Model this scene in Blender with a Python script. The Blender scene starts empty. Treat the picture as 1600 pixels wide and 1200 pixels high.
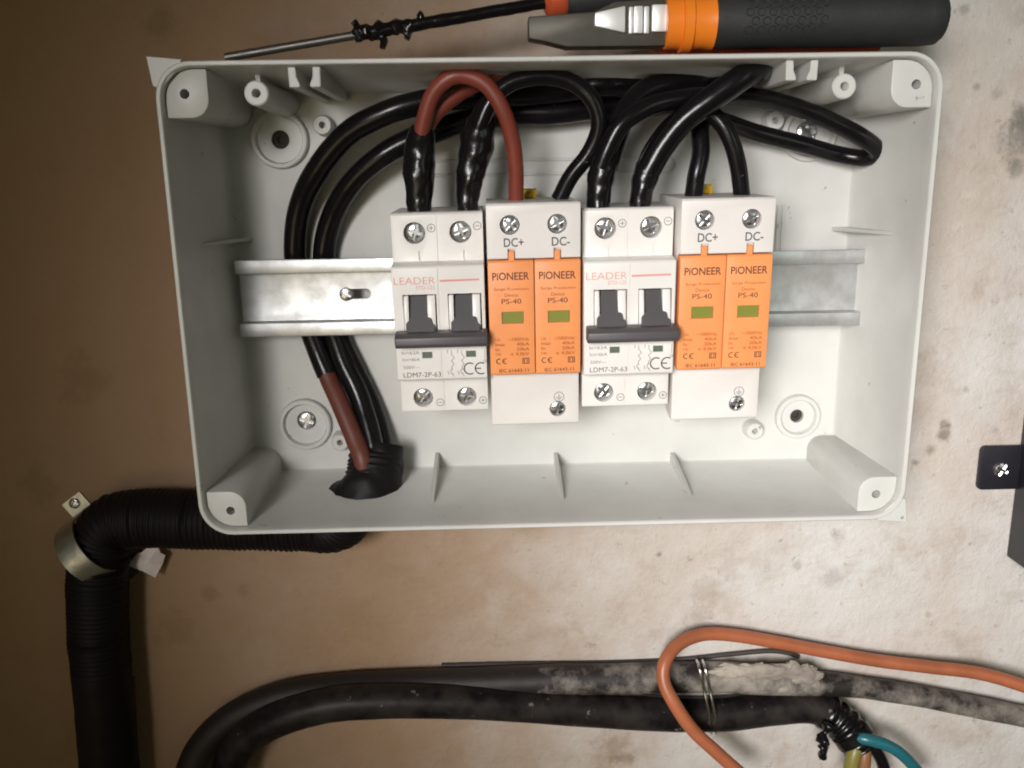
import bpy, bmesh, math, random
from mathutils import Vector, Matrix, noise

random.seed(7)
S = 0.001                                   # everything below is written in millimetres
scene = bpy.context.scene
COL = scene.collection
V = Vector

# ------------------------------------------------------------------ camera
CAM = V((-23.0, -393.19, 46.16))
F_PX, PITCH, YAW, ROLL = 1350.0, 0.231, 0.020, -0.016
cp, sp, cy, sy = math.cos(PITCH), math.sin(PITCH), math.cos(YAW), math.sin(YAW)
FWD = V((sy*cp, cy*cp, -sp)); R0 = V((cy, -sy, 0)); U0 = R0.cross(FWD)
cr, sr = math.cos(ROLL), math.sin(ROLL)
RIGHT = cr*R0 + sr*U0
UP = -sr*R0 + cr*U0
cam_d = bpy.data.cameras.new('camera')
cam = bpy.data.objects.new('camera', cam_d); COL.objects.link(cam)
cam_d.sensor_width = 36.0; cam_d.lens = F_PX/1600*36.0
cam_d.clip_start = 0.01; cam_d.clip_end = 50
M = Matrix((RIGHT, UP, -FWD)).transposed().to_4x4()
M.translation = CAM*S
cam.matrix_world = M
scene.camera = cam

# ------------------------------------------------------------------ light
w = bpy.data.worlds.new('World'); scene.world = w; w.use_nodes = True
bg = w.node_tree.nodes['Background']
bg.inputs[0].default_value = (1.0, 0.86, 0.48, 1); bg.inputs[1].default_value = 0.050

def spot(name, loc, aim, power, size, blend, radius, col):
    d = bpy.data.lights.new(name, 'SPOT'); d.energy = power; d.spot_size = math.radians(size)
    d.spot_blend = blend; d.shadow_soft_size = radius; d.color = col
    o = bpy.data.objects.new(name, d); COL.objects.link(o)
    o.location = V(loc)*S
    o.rotation_euler = (V(aim)-V(loc)).to_track_quat('-Z', 'Y').to_euler()
    return o
spot('key_lamp', (-230, -870, 120), (158, 0, -104), 54.0, 39, 1.0, 0.17, (1.0, 0.975, 0.96))
def area(name, loc, aim, power, sx, sy_, col):
    d = bpy.data.lights.new(name, 'AREA'); d.shape = 'RECTANGLE'; d.size = sx*S; d.size_y = sy_*S
    d.energy = power; d.color = col; d.spread = math.radians(45)
    o = bpy.data.objects.new(name, d); COL.objects.link(o)
    o.location = V(loc)*S
    o.rotation_euler = (V(aim)-V(loc)).to_track_quat('-Z', 'Y').to_euler()
    return o
area('green_fill_light', (900, -1200, 250), (380, 0, 60), 0.16, 500, 600, (0.80, 1.0, 0.86))  # added weak greenish fill and reflection source, no real window
spot('warm_fill_light', (-430, -820, -260), (-60, 0, 10), 2.6, 62, 1.0, 0.20, (1.0, 0.82, 0.50))  # added unseen fill that warms the dark left side

vs = scene.view_settings
vs.view_transform = 'Standard'; vs.look = 'None'; vs.exposure = 0.0; vs.gamma = 1.0
vs.use_curve_mapping = False
scene.render.engine = 'CYCLES'
scene.cycles.use_denoising = True
scene.cycles.pixel_filter_type = 'BLACKMAN_HARRIS'
scene.cycles.filter_width = 2.0

# ------------------------------------------------------------------ helpers
def at(u, v, y):
    """point (mm) on the plane Y=y that lies at pixel (u, v) of the 1600x1200 survey picture"""
    d = RIGHT*((u-800)/F_PX) + UP*(-(v-600)/F_PX) + FWD
    return CAM + d*((y-CAM.y)/d.y)

def mat(name, col, rough=0.5, metal=0.0, spec=0.5, var=0.0, vscale=60, bump=0.0, bscale=300, col2=None,
        coat=0.0, rvar=0.0, detail=4, speck=None):
    m = bpy.data.materials.new(name); m.use_nodes = True
    nt = m.node_tree; b = nt.nodes['Principled BSDF']
    b.inputs['Base Color'].default_value = (*col, 1); b.inputs['Roughness'].default_value = rough
    b.inputs['Metallic'].default_value = metal; b.inputs['Specular IOR Level'].default_value = spec
    b.inputs['Coat Weight'].default_value = coat
    tc = nt.nodes.new('ShaderNodeTexCoord')
    if var > 0 or col2 or rvar > 0:
        n = nt.nodes.new('ShaderNodeTexNoise'); n.inputs['Scale'].default_value = vscale
        n.inputs['Detail'].default_value = detail; n.inputs['Roughness'].default_value = 0.6
        nt.links.new(tc.outputs['Object'], n.inputs['Vector'])
        r = nt.nodes.new('ShaderNodeMapRange')
        r.inputs[1].default_value = 0.38; r.inputs[2].default_value = 0.64
        nt.links.new(n.outputs['Fac'], r.inputs[0])
        if var > 0 or col2:
            mx = nt.nodes.new('ShaderNodeMix'); mx.data_type = 'RGBA'
            c2 = col2 if col2 else tuple(c*(1-var) for c in col)
            mx.inputs[6].default_value = (*col, 1); mx.inputs[7].default_value = (*c2, 1)
            nt.links.new(r.outputs[0], mx.inputs[0]); nt.links.new(mx.outputs[2], b.inputs['Base Color'])
        if rvar > 0:
            r2 = nt.nodes.new('ShaderNodeMapRange')
            r2.inputs[3].default_value = max(0.02, rough-rvar); r2.inputs[4].default_value = min(1, rough+rvar)
            nt.links.new(n.outputs['Fac'], r2.inputs[0]); nt.links.new(r2.outputs[0], b.inputs['Roughness'])
    if speck:
        n3 = nt.nodes.new('ShaderNodeTexNoise'); n3.inputs['Scale'].default_value = speck[0]; n3.inputs['Detail'].default_value = 3
        n3.inputs['Roughness'].default_value = 0.7
        nt.links.new(tc.outputs['Object'], n3.inputs['Vector'])
        r3 = nt.nodes.new('ShaderNodeMapRange'); r3.inputs[1].default_value = speck[1]; r3.inputs[2].default_value = speck[1]+0.05
        nt.links.new(n3.outputs['Fac'], r3.inputs[0])
        m3 = nt.nodes.new('ShaderNodeMix'); m3.data_type = 'RGBA'; m3.inputs[7].default_value = (*speck[2], 1)
        src = b.inputs['Base Color'].links
        if src: nt.links.new(src[0].from_socket, m3.inputs[6])
        else: m3.inputs[6].default_value = (*col, 1)
        nt.links.new(r3.outputs[0], m3.inputs[0]); nt.links.new(m3.outputs[2], b.inputs['Base Color'])
    if bump > 0:
        n2 = nt.nodes.new('ShaderNodeTexNoise'); n2.inputs['Scale'].default_value = bscale
        n2.inputs['Detail'].default_value = 5
        nt.links.new(tc.outputs['Object'], n2.inputs['Vector'])
        bp = nt.nodes.new('ShaderNodeBump'); bp.inputs['Strength'].default_value = bump
        bp.inputs['Distance'].default_value = 0.001
        nt.links.new(n2.outputs['Fac'], bp.inputs['Height']); nt.links.new(bp.outputs[0], b.inputs['Normal'])
    return m

def prep(bm, ang=32):
    bmesh.ops.recalc_face_normals(bm, faces=bm.faces)
    for f in bm.faces: f.smooth = True
    for e in bm.edges:
        if len(e.link_faces) == 2 and e.calc_face_angle(0) > math.radians(ang): e.smooth = False

def obj(name, bm, material, parent=None, ang=32, off=None):
    """link the bmesh (mm) as one mesh object; off = world point of the parent's origin to subtract"""
    if off is not None: bmesh.ops.translate(bm, verts=bm.verts, vec=-V(off))
    bmesh.ops.scale(bm, verts=bm.verts, vec=(S, S, S))
    prep(bm, ang)
    me = bpy.data.meshes.new(name); bm.to_mesh(me); bm.free()
    o = bpy.data.objects.new(name, me); COL.objects.link(o)
    me.materials.append(material)
    if parent is not None: o.parent = parent
    return o

def tag(o, label, cat, group=None):
    o['label'] = label; o['category'] = cat
    if group: o['group'] = group
    return o

def thing(name, label, cat, loc=(0, 0, 0), rot=(0, 0, 0), group=None):
    o = bpy.data.objects.new(name, None); COL.objects.link(o)
    o.location = V(loc)*S; o.rotation_euler = rot; o.empty_display_size = 0.01
    return tag(o, label, cat, group)

def copy_tree(o, parent=None):
    c = o.copy(); COL.objects.link(c); c.parent = parent
    for ch in list(o.children): copy_tree(ch, c)
    return c

def box(bm, x0, x1, y0, y1, z0, z1, bev=0.0, seg=2):
    vs_ = [bm.verts.new(p) for p in ((x0,y0,z0),(x1,y0,z0),(x1,y1,z0),(x0,y1,z0),(x0,y0,z1),(x1,y0,z1),(x1,y1,z1),(x0,y1,z1))]
    fs = [bm.faces.new([vs_[i] for i in q]) for q in ((0,3,2,1),(4,5,6,7),(0,1,5,4),(1,2,6,5),(2,3,7,6),(3,0,4,7))]
    if bev > 0:
        es = list({e for f in fs for e in f.edges})
        bmesh.ops.bevel(bm, geom=es, offset=bev, segments=seg, profile=0.5, affect='EDGES')
    return bm

def prism(bm, pts, axis, a0, a1, bev=0.0, seg=2):
    """extrude a 2D polygon. axis 'x': pts=(y,z); 'y': pts=(x,z); 'z': pts=(x,y)"""
    def mk(p, a):
        return (a, p[0], p[1]) if axis == 'x' else (p[0], a, p[1]) if axis == 'y' else (p[0], p[1], a)
    A = [bm.verts.new(mk(p, a0)) for p in pts]; B = [bm.verts.new(mk(p, a1)) for p in pts]
    n = len(pts)
    fs = [bm.faces.new(A), bm.faces.new(list(reversed(B)))]
    for i in range(n): fs.append(bm.faces.new((A[i], B[i], B[(i+1) % n], A[(i+1) % n])))
    if bev > 0:
        bmesh.ops.recalc_face_normals(bm, faces=fs)
        es = [e for e in {e for f in fs for e in f.edges} if e.calc_face_angle(0) > 0.35]
        bmesh.ops.bevel(bm, geom=es, offset=bev, segments=seg, profile=0.5, affect='EDGES', clamp_overlap=True)
    return bm

def lathe(bm, prof, c, ax='y', n=32):
    """prof: list of (radius, along). spun round the axis through c; closed with caps where radius > 0"""
    c = V(c); rings = []
    for r, a in prof:
        ring = []
        for i in range(n):
            t = 2*math.pi*i/n; p, q = r*math.cos(t), r*math.sin(t)
            ring.append(bm.verts.new(c + (V((p, a, q)) if ax == 'y' else V((a, p, q)) if ax == 'x' else V((p, q, a)))))
        rings.append(ring)
    for A, B in zip(rings, rings[1:]):
        for i in range(n): bm.faces.new((A[i], A[(i+1) % n], B[(i+1) % n], B[i]))
    bm.faces.new(rings[0]); bm.faces.new(list(reversed(rings[-1])))
    return bm

def crspline(P, step=1.5):
    P = [V(p) for p in P]; out = []
    Q = [P[0]*2-P[1]] + P + [P[-1]*2-P[-2]]
    for i in range(1, len(Q)-2):
        p0, p1, p2, p3 = Q[i-1:i+3]
        n = max(2, int((p2-p1).length/step))
        for k in range(n):
            t = k/n
            out.append(0.5*((2*p1) + (p2-p0)*t + (2*p0-5*p1+4*p2-p3)*t*t + (3*p1-p0-3*p2+p3)*t**3))
    out.append(P[-1].copy())
    return out

def tube(bm, pts, rad, seg=16, step=1.5, spline=True, rough=0.0, nsc=0.1, seed=0):
    """rad: number or f(s, L) with s the arc length in mm"""
    L = crspline(pts, step) if spline else [V(p) for p in pts]
    s = [0.0]
    for a, b in zip(L, L[1:]): s.append(s[-1]+(b-a).length)
    T = [(L[min(i+1, len(L)-1)]-L[max(i-1, 0)]).normalized() for i in range(len(L))]
    N = T[0].orthogonal().normalized(); rings = []
    for i, p in enumerate(L):
        N = (N - T[i]*N.dot(T[i])).normalized(); B = T[i].cross(N)
        r = rad(s[i], s[-1]) if callable(rad) else rad
        ring = []
        for k in range(seg):
            t = 2*math.pi*k/seg; d = N*math.cos(t)+B*math.sin(t)
            rr_ = r*(1+rough*noise.noise((p+d*r)*nsc+V((seed, 0, 0)))) if rough else r
            ring.append(bm.verts.new(p+d*rr_))
        rings.append(ring)
    for A, B in zip(rings, rings[1:]):
        for i in range(seg): bm.faces.new((A[i], A[(i+1) % seg], B[(i+1) % seg], B[i]))
    bm.faces.new(rings[0]); bm.faces.new(list(reversed(rings[-1])))
    return bm

def cut(o, cutters):
    """boolean-subtract bmeshes given in the object's own mm coordinates"""
    bm = bmesh.new()
    for c in cutters:
        me = bpy.data.meshes.new('c'); c.to_mesh(me); bm.from_mesh(me); c.free(); bpy.data.meshes.remove(me)
    bmesh.ops.scale(bm, verts=bm.verts, vec=(S, S, S)); bmesh.ops.recalc_face_normals(bm, faces=bm.faces)
    me = bpy.data.meshes.new('c'); bm.to_mesh(me); bm.free()
    co = bpy.data.objects.new('c', me); COL.objects.link(co)
    if o.parent: co.parent = o.parent
    md = o.modifiers.new('b', 'BOOLEAN'); md.operation = 'DIFFERENCE'; md.solver = 'EXACT'; md.object = co
    bpy.context.view_layer.update()
    dg = bpy.context.evaluated_depsgraph_get()
    nm = bpy.data.meshes.new_from_object(o.evaluated_get(dg))
    o.modifiers.clear(); old = o.data; name = old.name; o.data = nm
    bpy.data.meshes.remove(old); nm.name = name
    bpy.data.objects.remove(co); bpy.data.meshes.remove(me)
    b2 = bmesh.new(); b2.from_mesh(nm); prep(b2); b2.to_mesh(nm); b2.free()

def cyl(c, r, y0, y1, n=28):
    return lathe(bmesh.new(), [(r, y0), (r, y1)], (c[0], 0, c[1]), 'y', n)

def text(s, x0, x1, z0, z1, y, material, parent, name='printed_text', shear=0.0, bold=0.0):
    """flat printed lettering filling the box x0..x1, z0..z1 on the plane y, facing -Y"""
    c = bpy.data.curves.new('t', 'FONT'); c.body = s; c.shear = shear; c.offset = bold; c.resolution_u = 3
    o = bpy.data.objects.new('t', c); COL.objects.link(o)
    bpy.context.view_layer.update()
    me = bpy.data.meshes.new_from_object(o.evaluated_get(bpy.context.evaluated_depsgraph_get()))
    bpy.data.objects.remove(o); bpy.data.curves.remove(c)
    xs = [q.co.x for q in me.vertices]; ys = [q.co.y for q in me.vertices]
    ax, bx, ay, by = min(xs), max(xs), min(ys), max(ys)
    for q in me.vertices:
        x = x0+(q.co.x-ax)/(bx-ax)*(x1-x0); z = z0+(q.co.y-ay)/(by-ay)*(z1-z0)
        q.co = V((x, y, z))*S
    me.name = name; me.materials.clear(); me.materials.append(material)
    ob = bpy.data.objects.new(name, me); COL.objects.link(ob); ob.parent = parent
    return ob

def strokes(lines, wd, y, bm=None):
    """flat printed line work: polylines of (x, z)"""
    bm = bm or bmesh.new()
    for ln in lines:
        for a, b in zip(ln, ln[1:]):
            a2, b2 = V((a[0], a[1])), V((b[0], b[1])); d = (b2-a2)
            if d.length < 1e-6: continue
            d.normalize(); n = V((-d.y, d.x))*wd/2; a2 -= d*wd*0.3; b2 += d*wd*0.3
            bm.faces.new([bm.verts.new((p.x, y, p.y)) for p in (a2+n, a2-n, b2-n, b2+n)])
    return bm

def circ(cx, cz, r, n=20, a0=0, a1=360):
    return [(cx+r*math.cos(math.radians(a0+(a1-a0)*i/n)), cz+r*math.sin(math.radians(a0+(a1-a0)*i/n))) for i in range(n+1)]

# ------------------------------------------------------------------ materials
M_BOX = mat('grey_white_plastic', (0.615, 0.61, 0.58), 0.42, var=0.10, vscale=22, bump=0.05, bscale=500, rvar=0.12, speck=(130, 0.69, (0.36, 0.33, 0.28)))
M_DEV = mat('device_white_plastic', (0.80, 0.77, 0.735), 0.38, var=0.04, vscale=60, bump=0.02, bscale=900)
M_DEV2 = mat('surge_white_plastic', (0.76, 0.72, 0.69), 0.40, var=0.04, vscale=60, bump=0.02, bscale=900)
M_ORANGE = mat('orange_plastic', (0.88, 0.32, 0.11), 0.42, var=0.06, vscale=80, bump=0.02, bscale=900)
M_TOGGLE = mat('dark_grey_plastic', (0.085, 0.076, 0.082), 0.42, var=0.1)
M_STEEL = mat('zinc_steel', (0.62, 0.62, 0.63), 0.28, 1.0, rvar=0.15, vscale=250)
M_SCREWDARK = mat('screw_recess', (0.08, 0.08, 0.085), 0.5, 0.6)
M_RAIL = mat('galvanised_rail', (0.64, 0.65, 0.66), 0.46, 1.0, col2=(0.50, 0.50, 0.49), vscale=110, rvar=0.16, bump=0.05, bscale=160)
M_BLACK = mat('black_cable_pvc', (0.006, 0.005, 0.006), 0.24, spec=0.32, bump=0.22, bscale=110, rvar=0.10, vscale=90, speck=(140, 0.70, (0.05, 0.045, 0.04)))
M_TAPE = mat('black_tape', (0.006, 0.005, 0.006), 0.24, spec=0.42, bump=0.5, bscale=120)
M_RED = mat('red_cable_pvc', (0.215, 0.042, 0.026), 0.42, var=0.2, vscale=60)
M_RED2 = mat('brown_red_cable_pvc', (0.13, 0.034, 0.022), 0.5, var=0.2, vscale=60)
M_COND = mat('black_conduit', (0.008, 0.006, 0.007), 0.55, spec=0.22)
M_INK = mat('grey_ink', (0.20, 0.18, 0.19), 0.7)
M_INKD = mat('dark_ink', (0.09, 0.075, 0.085), 0.7)
M_INKO = mat('brown_ink', (0.36, 0.085, 0.015), 0.7)
M_INKB = mat('dark_brown_ink', (0.11, 0.035, 0.02), 0.7)
M_INKR = mat('faded_red_ink', (0.75, 0.30, 0.27), 0.7)
M_GREEN = mat('olive_indicator', (0.21, 0.22, 0.035), 0.4)
M_GREY_G = mat('grey_green_indicator', (0.11, 0.14, 0.11), 0.4)
M_YEL = mat('yellow_plastic', (0.80, 0.50, 0.02), 0.4)
M_OWIRE = mat('orange_wire_pvc', (0.44, 0.135, 0.060), 0.38, var=0.25, vscale=40)

# ------------------------------------------------------------------ wall
def wall_material():
    m = bpy.data.materials.new('painted_plaster'); m.use_nodes = True
    nt = m.node_tree; N = nt.nodes; L = nt.links; b = N['Principled BSDF']
    tc = N.new('ShaderNodeTexCoord'); P = tc.outputs['Object']
    def nz(scale, detail=5, rough=0.6, off=0):
        n = N.new('ShaderNodeTexNoise'); n.inputs['Scale'].default_value = scale
        n.inputs['Detail'].default_value = detail; n.inputs['Roughness'].default_value = rough
        mp = N.new('ShaderNodeMapping'); mp.inputs['Location'].default_value = (off, off*2, off*3)
        L.new(P, mp.inputs[0]); L.new(mp.outputs[0], n.inputs['Vector']); return n.outputs['Fac']
    def rng(x, a, b_, c=0.0, d=1.0):
        r = N.new('ShaderNodeMapRange'); r.interpolation_type = 'SMOOTHSTEP'
        for i, v in enumerate((a, b_, c, d)): r.inputs[i+1].default_value = v
        L.new(x, r.inputs[0]); return r.outputs[0]
    def mth(op, a, b_):
        n = N.new('ShaderNodeMath'); n.operation = op
        for i, v in enumerate((a, b_)):
            if isinstance(v, (int, float)): n.inputs[i].default_value = v
            else: L.new(v, n.inputs[i])
        return n.outputs[0]
    def mix(f, a, c):
        n = N.new('ShaderNodeMix'); n.data_type = 'RGBA'
        L.new(f, n.inputs[0])
        if isinstance(a, tuple): n.inputs[6].default_value = (*a, 1)
        else: L.new(a, n.inputs[6])
        n.inputs[7].default_value = (*c, 1); return n.outputs[2]
    col = mix(rng(nz(9), 0.35, 0.68), (0.655, 0.635, 0.61), (0.56, 0.485, 0.425))
    col = mix(mth('MULTIPLY', rng(nz(26, 6, 0.65, 3), 0.50, 0.72), 0.55), col, (0.40, 0.315, 0.245))
    col = mix(mth('MULTIPLY', rng(nz(150, 4, 0.72, 5), 0.60, 0.72), 0.5), col, (0.25, 0.17, 0.12))
    col = mix(mth('MULTIPLY', rng(nz(60, 3, 0.6, 9), 0.60, 0.72), 0.4), col, (0.66, 0.62, 0.56))
    # the wall colour turns browner and darker towards the left
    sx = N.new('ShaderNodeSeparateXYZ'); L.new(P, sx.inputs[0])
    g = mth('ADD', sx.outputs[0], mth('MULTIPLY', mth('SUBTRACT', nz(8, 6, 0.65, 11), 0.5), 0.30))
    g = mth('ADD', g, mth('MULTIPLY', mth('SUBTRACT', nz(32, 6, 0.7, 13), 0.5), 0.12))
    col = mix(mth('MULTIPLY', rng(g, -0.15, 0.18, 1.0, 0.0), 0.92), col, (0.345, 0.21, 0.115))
    col = mix(mth('MULTIPLY', rng(nz(48, 6, 0.7, 17), 0.50, 0.72), 0.22), col, (0.27, 0.17, 0.10))
    warp = nz(110, 5, 0.75, 1)
    spots = [  # pixel u, v, radius mm, strength, colour
        (1598, 215, 12, 0.75, (0.12, 0.12, 0.11)), (1594, 180, 7, 0.7, (0.14, 0.13, 0.12)), (1590, 262, 6, 0.6, (0.15, 0.14, 0.12)),
        (1474, 678, 4.2, 0.85, (0.16, 0.12, 0.08)), (1475, 662, 2.6, 0.7, (0.18, 0.13, 0.09)), (1454, 703, 3.4, 0.7, (0.22, 0.15, 0.11)),
        (1430, 722, 2.6, 0.7, (0.20, 0.15, 0.12)), (1508, 608, 2.2, 0.5, (0.2, 0.14, 0.1)), (1555, 672, 2.2, 0.5, (0.2, 0.15, 0.12)),
        (1306, 836, 4.5, 0.45, (0.25, 0.2, 0.2)), (1245, 884, 3.0, 0.5, (0.25, 0.2, 0.18)), (1300, 902, 6.5, 0.5, (0.33, 0.27, 0.28)),
        (1030, 866, 1.6, 0.7, (0.12, 0.09, 0.08)), (1506, 16, 3.0, 0.6, (0.25, 0.24, 0.18)), (1528, 135, 2.2, 0.6, (0.2, 0.18, 0.14)),
        (1560, 146, 3.2, 0.45, (0.25, 0.23, 0.18)), (1140, 885, 9, 0.30, (0.30, 0.20, 0.14)), (1108, 925, 9, 0.38, (0.28, 0.19, 0.13)),
        (1092, 965, 8, 0.42, (0.26, 0.18, 0.13)), (960, 1165, 11, 0.6, (0.26, 0.16, 0.09)), (975, 1185, 6, 0.5, (0.2, 0.12, 0.07)),
        (330, 925, 5, 0.4, (0.16, 0.09, 0.05)), (382, 925, 4, 0.35, (0.16, 0.09, 0.05)),
        (250, 40, 9, 0.5, (0.18, 0.13, 0.07)), (130, 590, 14, 0.4, (0.2, 0.12, 0.06)), (60, 760, 12, 0.4, (0.2, 0.12, 0.06)),
        (1500, 1010, 4, 0.3, (0.35, 0.28, 0.24)),
        (270, 985, 12, 0.4, (0.2, 0.11, 0.05)), (1450, 960, 2, 0.5, (0.3, 0.25, 0.2)), (560, 960, 12, 0.3, (0.30, 0.2, 0.11))]
    for u, v, r, k, c in spots:
        p = at(u, v, 0)*S
        d = N.new('ShaderNodeVectorMath'); d.operation = 'DISTANCE'; L.new(P, d.inputs[0]); d.inputs[1].default_value = p
        dd = mth('ADD', d.outputs['Value'], mth('MULTIPLY', mth('SUBTRACT', warp, 0.5), r*S*3.2))
        f = mth('MULTIPLY', rng(dd, r*S*0.2, r*S*1.2, 1.0, 0.0), k*0.8)
        col = mix(f, col, c)
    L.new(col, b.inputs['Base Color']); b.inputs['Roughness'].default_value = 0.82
    b.inputs['Specular IOR Level'].default_value = 0.25
    h = mth('ADD', mth('MULTIPLY', nz(40, 6, 0.65, 2), 1.0), mth('MULTIPLY', nz(320, 5, 0.7, 4), 0.32))
    bp = N.new('ShaderNodeBump'); bp.inputs['Strength'].default_value = 0.65; bp.inputs['Distance'].default_value = 0.003
    L.new(h, bp.inputs['Height']); L.new(bp.outputs[0], b.inputs['Normal'])
    return m
bm = bmesh.new()
bmesh.ops.create_grid(bm, x_segments=120, y_segments=100, size=1)
for v_ in bm.verts:
    x, z = v_.co.x*700, v_.co.y*600
    v_.co = V((x, 0.8*noise.noise(V((x, z, 0))*0.012)+0.35*noise.noise(V((x, z, 5))*0.04)-0.2, z))
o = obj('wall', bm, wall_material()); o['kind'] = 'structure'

# ------------------------------------------------------------------ enclosure
W, H, D = 284.5, 180.2, 67.0
def rrect(ins, y, r, n=8):
    a, b = W/2-ins, H/2-ins; out = []
    for cx, cz, t0 in ((a-r, b-r, 0), (-a+r, b-r, 90), (-a+r, -b+r, 180), (a-r, -b+r, 270)):
        for i in range(n+1):
            t = math.radians(t0+90*i/n); out.append(V((cx+r*math.cos(t), y, cz+r*math.sin(t))))
    return out
box_o = (0, 0, -0.6)
enc = thing('enclosure_box', 'open grey-white plastic enclosure screwed to the stained wall, its cover off', 'enclosure', box_o)
bm = bmesh.new(); rings = []
for ins, y, r in ((2.3, -1.6, 11), (0.2, -64.5, 13), (0.0, -65.6, 13.2), (0.2, -66.6, 13), (0.55, -67, 12.7), (1.65, -67, 11.7), (1.95, -66.7, 11.4), (2.1, -66, 11.2), (2.4, -61, 11), (5.2, -5.2, 8.4), (6.2, -4.0, 7.6)):
    rings.append([bm.verts.new(p) for p in rrect(ins, y, r)])
for A, B in zip(rings, rings[1:]):
    n = len(A)
    for i in range(n): bm.faces.new((A[i], A[(i+1) % n], B[(i+1) % n], B[i]))
obj('side_walls', bm, M_BOX, enc, 40)
# back panel with its cup recesses and through holes
bm = bmesh.new()
A = [bm.verts.new(p) for p in rrect(4.2, -4.0, 9)]; B = [bm.verts.new(p) for p in rrect(4.2, -1.7, 9)]
bm.faces.new(A); bm.faces.new(list(reversed(B)))
for i in range(len(A)): bm.faces.new((A[i], B[i], B[(i+1) % len(A)], A[(i+1) % len(A)]))
panel = obj('back_panel', bm, M_BOX, enc, 40)
CUPS = [(438, 216, 11.2, 3.9), (478, 660, 11.0, 2.6), (1245, 648, 9.4, 3.2), (1263, 206, 11.0, 2.6)]
BOSS = [(503, 193), (1212, 186), (1180, 672), (531, 690)]
cutters = []
for u, v, r, h in CUPS:
    p = at(u, v, -4); cutters.append(cyl((p.x, p.z), h, -12, 3))
cut(panel, cutters)
for u, v, r, h in CUPS:
    p = at(u, v, -4); bm = bmesh.new()      # raised collar round a countersunk floor
    lathe(bm, [(r+1.3, -3.9), (r+0.9, -6.6), (r+0.4, -7.0), (r-0.9, -7.0), (r-1.2, -6.6), (r-1.5, -4.5), (h+0.9, -4.4), (h, -4.2), (h, -3.6)], (p.x, 0, p.z), 'y', 40)
    bm.faces.ensure_lookup_table()
    bmesh.ops.delete(bm, geom=[f for f in bm.faces if len(f.verts) > 4], context='FACES_ONLY')
    obj('mounting_cup', bm, M_BOX, enc)
for u, v, r, h in (CUPS[0], CUPS[2]):
    p = at(u, v, -4); bm = bmesh.new(); lathe(bm, [(h-0.25, -0.9), (h-0.25, -2.2), (h-0.9, -2.4), (h*0.45, -2.3), (h*0.4, -1.2)], (p.x, 0, p.z), 'y', 24)
    obj('hole_shade_plug', bm, mat('dark_hole_shade', (0.035, 0.027, 0.022), 0.7), enc)  # dark plug added to stand in for the shade inside the anchor hole
for u, v in BOSS:
    p = at(u, v, -10); bm = bmesh.new()
    lathe(bm, [(4.6, -3.9), (4.0, -9.4), (3.6, -10), (1.5, -10), (1.3, -9.6), (1.3, -5.0)], (p.x, 0, p.z), 'y', 28)
    obj('screw_boss', bm, M_BOX, enc)
for u, v in ((400, 143), (1320, 132)):
    p = at(u, v, -52); bm = bmesh.new()
    lathe(bm, [(5.6, -3.9), (4.6, -51.5), (4.1, -52), (1.7, -52), (1.5, -51.6), (1.5, -40)], (p.x, 0, p.z), 'y', 28)
    box(bm, p.x-0.9, p.x+0.9, -48, -3.9, p.z+3.5, H/2-2.2)
    obj('cover_post', bm, M_BOX, enc)
for sx, sz, hu, hv in ((-1, 1, 288, 144), (1, 1, 1432, 129), (1, -1, 1369, 770), (-1, -1, 360, 796)):
    ins, s1, s2, ro, ri = 2.6, 15.4, (16.8 if sz > 0 else 14.8), 10.6, 6.5
    a, b = W/2-ins, H/2-ins; pts = []
    for i in range(8): t = math.radians(90*i/7); pts.append((a-ro+ro*math.cos(t), b-ro+ro*math.sin(t)))
    pts.append((a-s1, b)); 
    for i in range(7): t = math.radians(180+90*i/6); pts.append((a-s1+ri+ri*math.cos(t), b-s2+ri+ri*math.sin(t)))
    pts.append((a, b-s2))
    bm = bmesh.new(); prism(bm, [(sx*x, sz*z) for x, z in pts], 'y', -3.8, -63.6, 0.5, 2)
    po = obj('corner_post', bm, M_BOX, enc)
    p = at(hu, hv, -63.6); cut(po, [cyl((p.x, p.z), 1.75, -70, -50, 20)])
# latch channels under the top edge
for u0 in (456, 1234):
    for k, u in enumerate((u0, u0+38)):
        p = at(u, 110, -64); s = 1 if k == 0 else -1
        pts = [(p.x-1.5*s, H/2-2.4), (p.x+1.3*s, H/2-2.4), (p.x+1.5*s, H/2-6.0), (p.x+2.5*s, H/2-8.2), (p.x+2.5*s, H/2-9.4), (p.x-1.3*s, H/2-9.4)]
        bm = bmesh.new(); prism(bm, pts, 'y', -64.2, -6, 0.3, 1); obj('latch_rib', bm, M_BOX, enc)
# gussets
for u in (683, 868, 1050):
    p = at(u, 705, -4); bm = bmesh.new()
    prism(bm, [(-3.8, -H/2+4.5), (-3.8, p.z), (-6, p.z+0.2), (-46, -H/2+4.0)], 'x', p.x-0.9, p.x+0.9, 0.25, 1); obj('gusset', bm, M_BOX, enc)
for sx in (1, -1):
    bm = bmesh.new(); x0 = W/2-5.2; z = at(1320, 355, -4).z
    prism(bm, [(sx*(x0+1.2), -3.8), (sx*(x0-8), -3.8), (sx*(x0-8), -6), (sx*(x0+2.2), -44)], 'z', z-0.8, z+0.8, 0.2, 1); obj('gusset', bm, M_BOX, enc)
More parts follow.
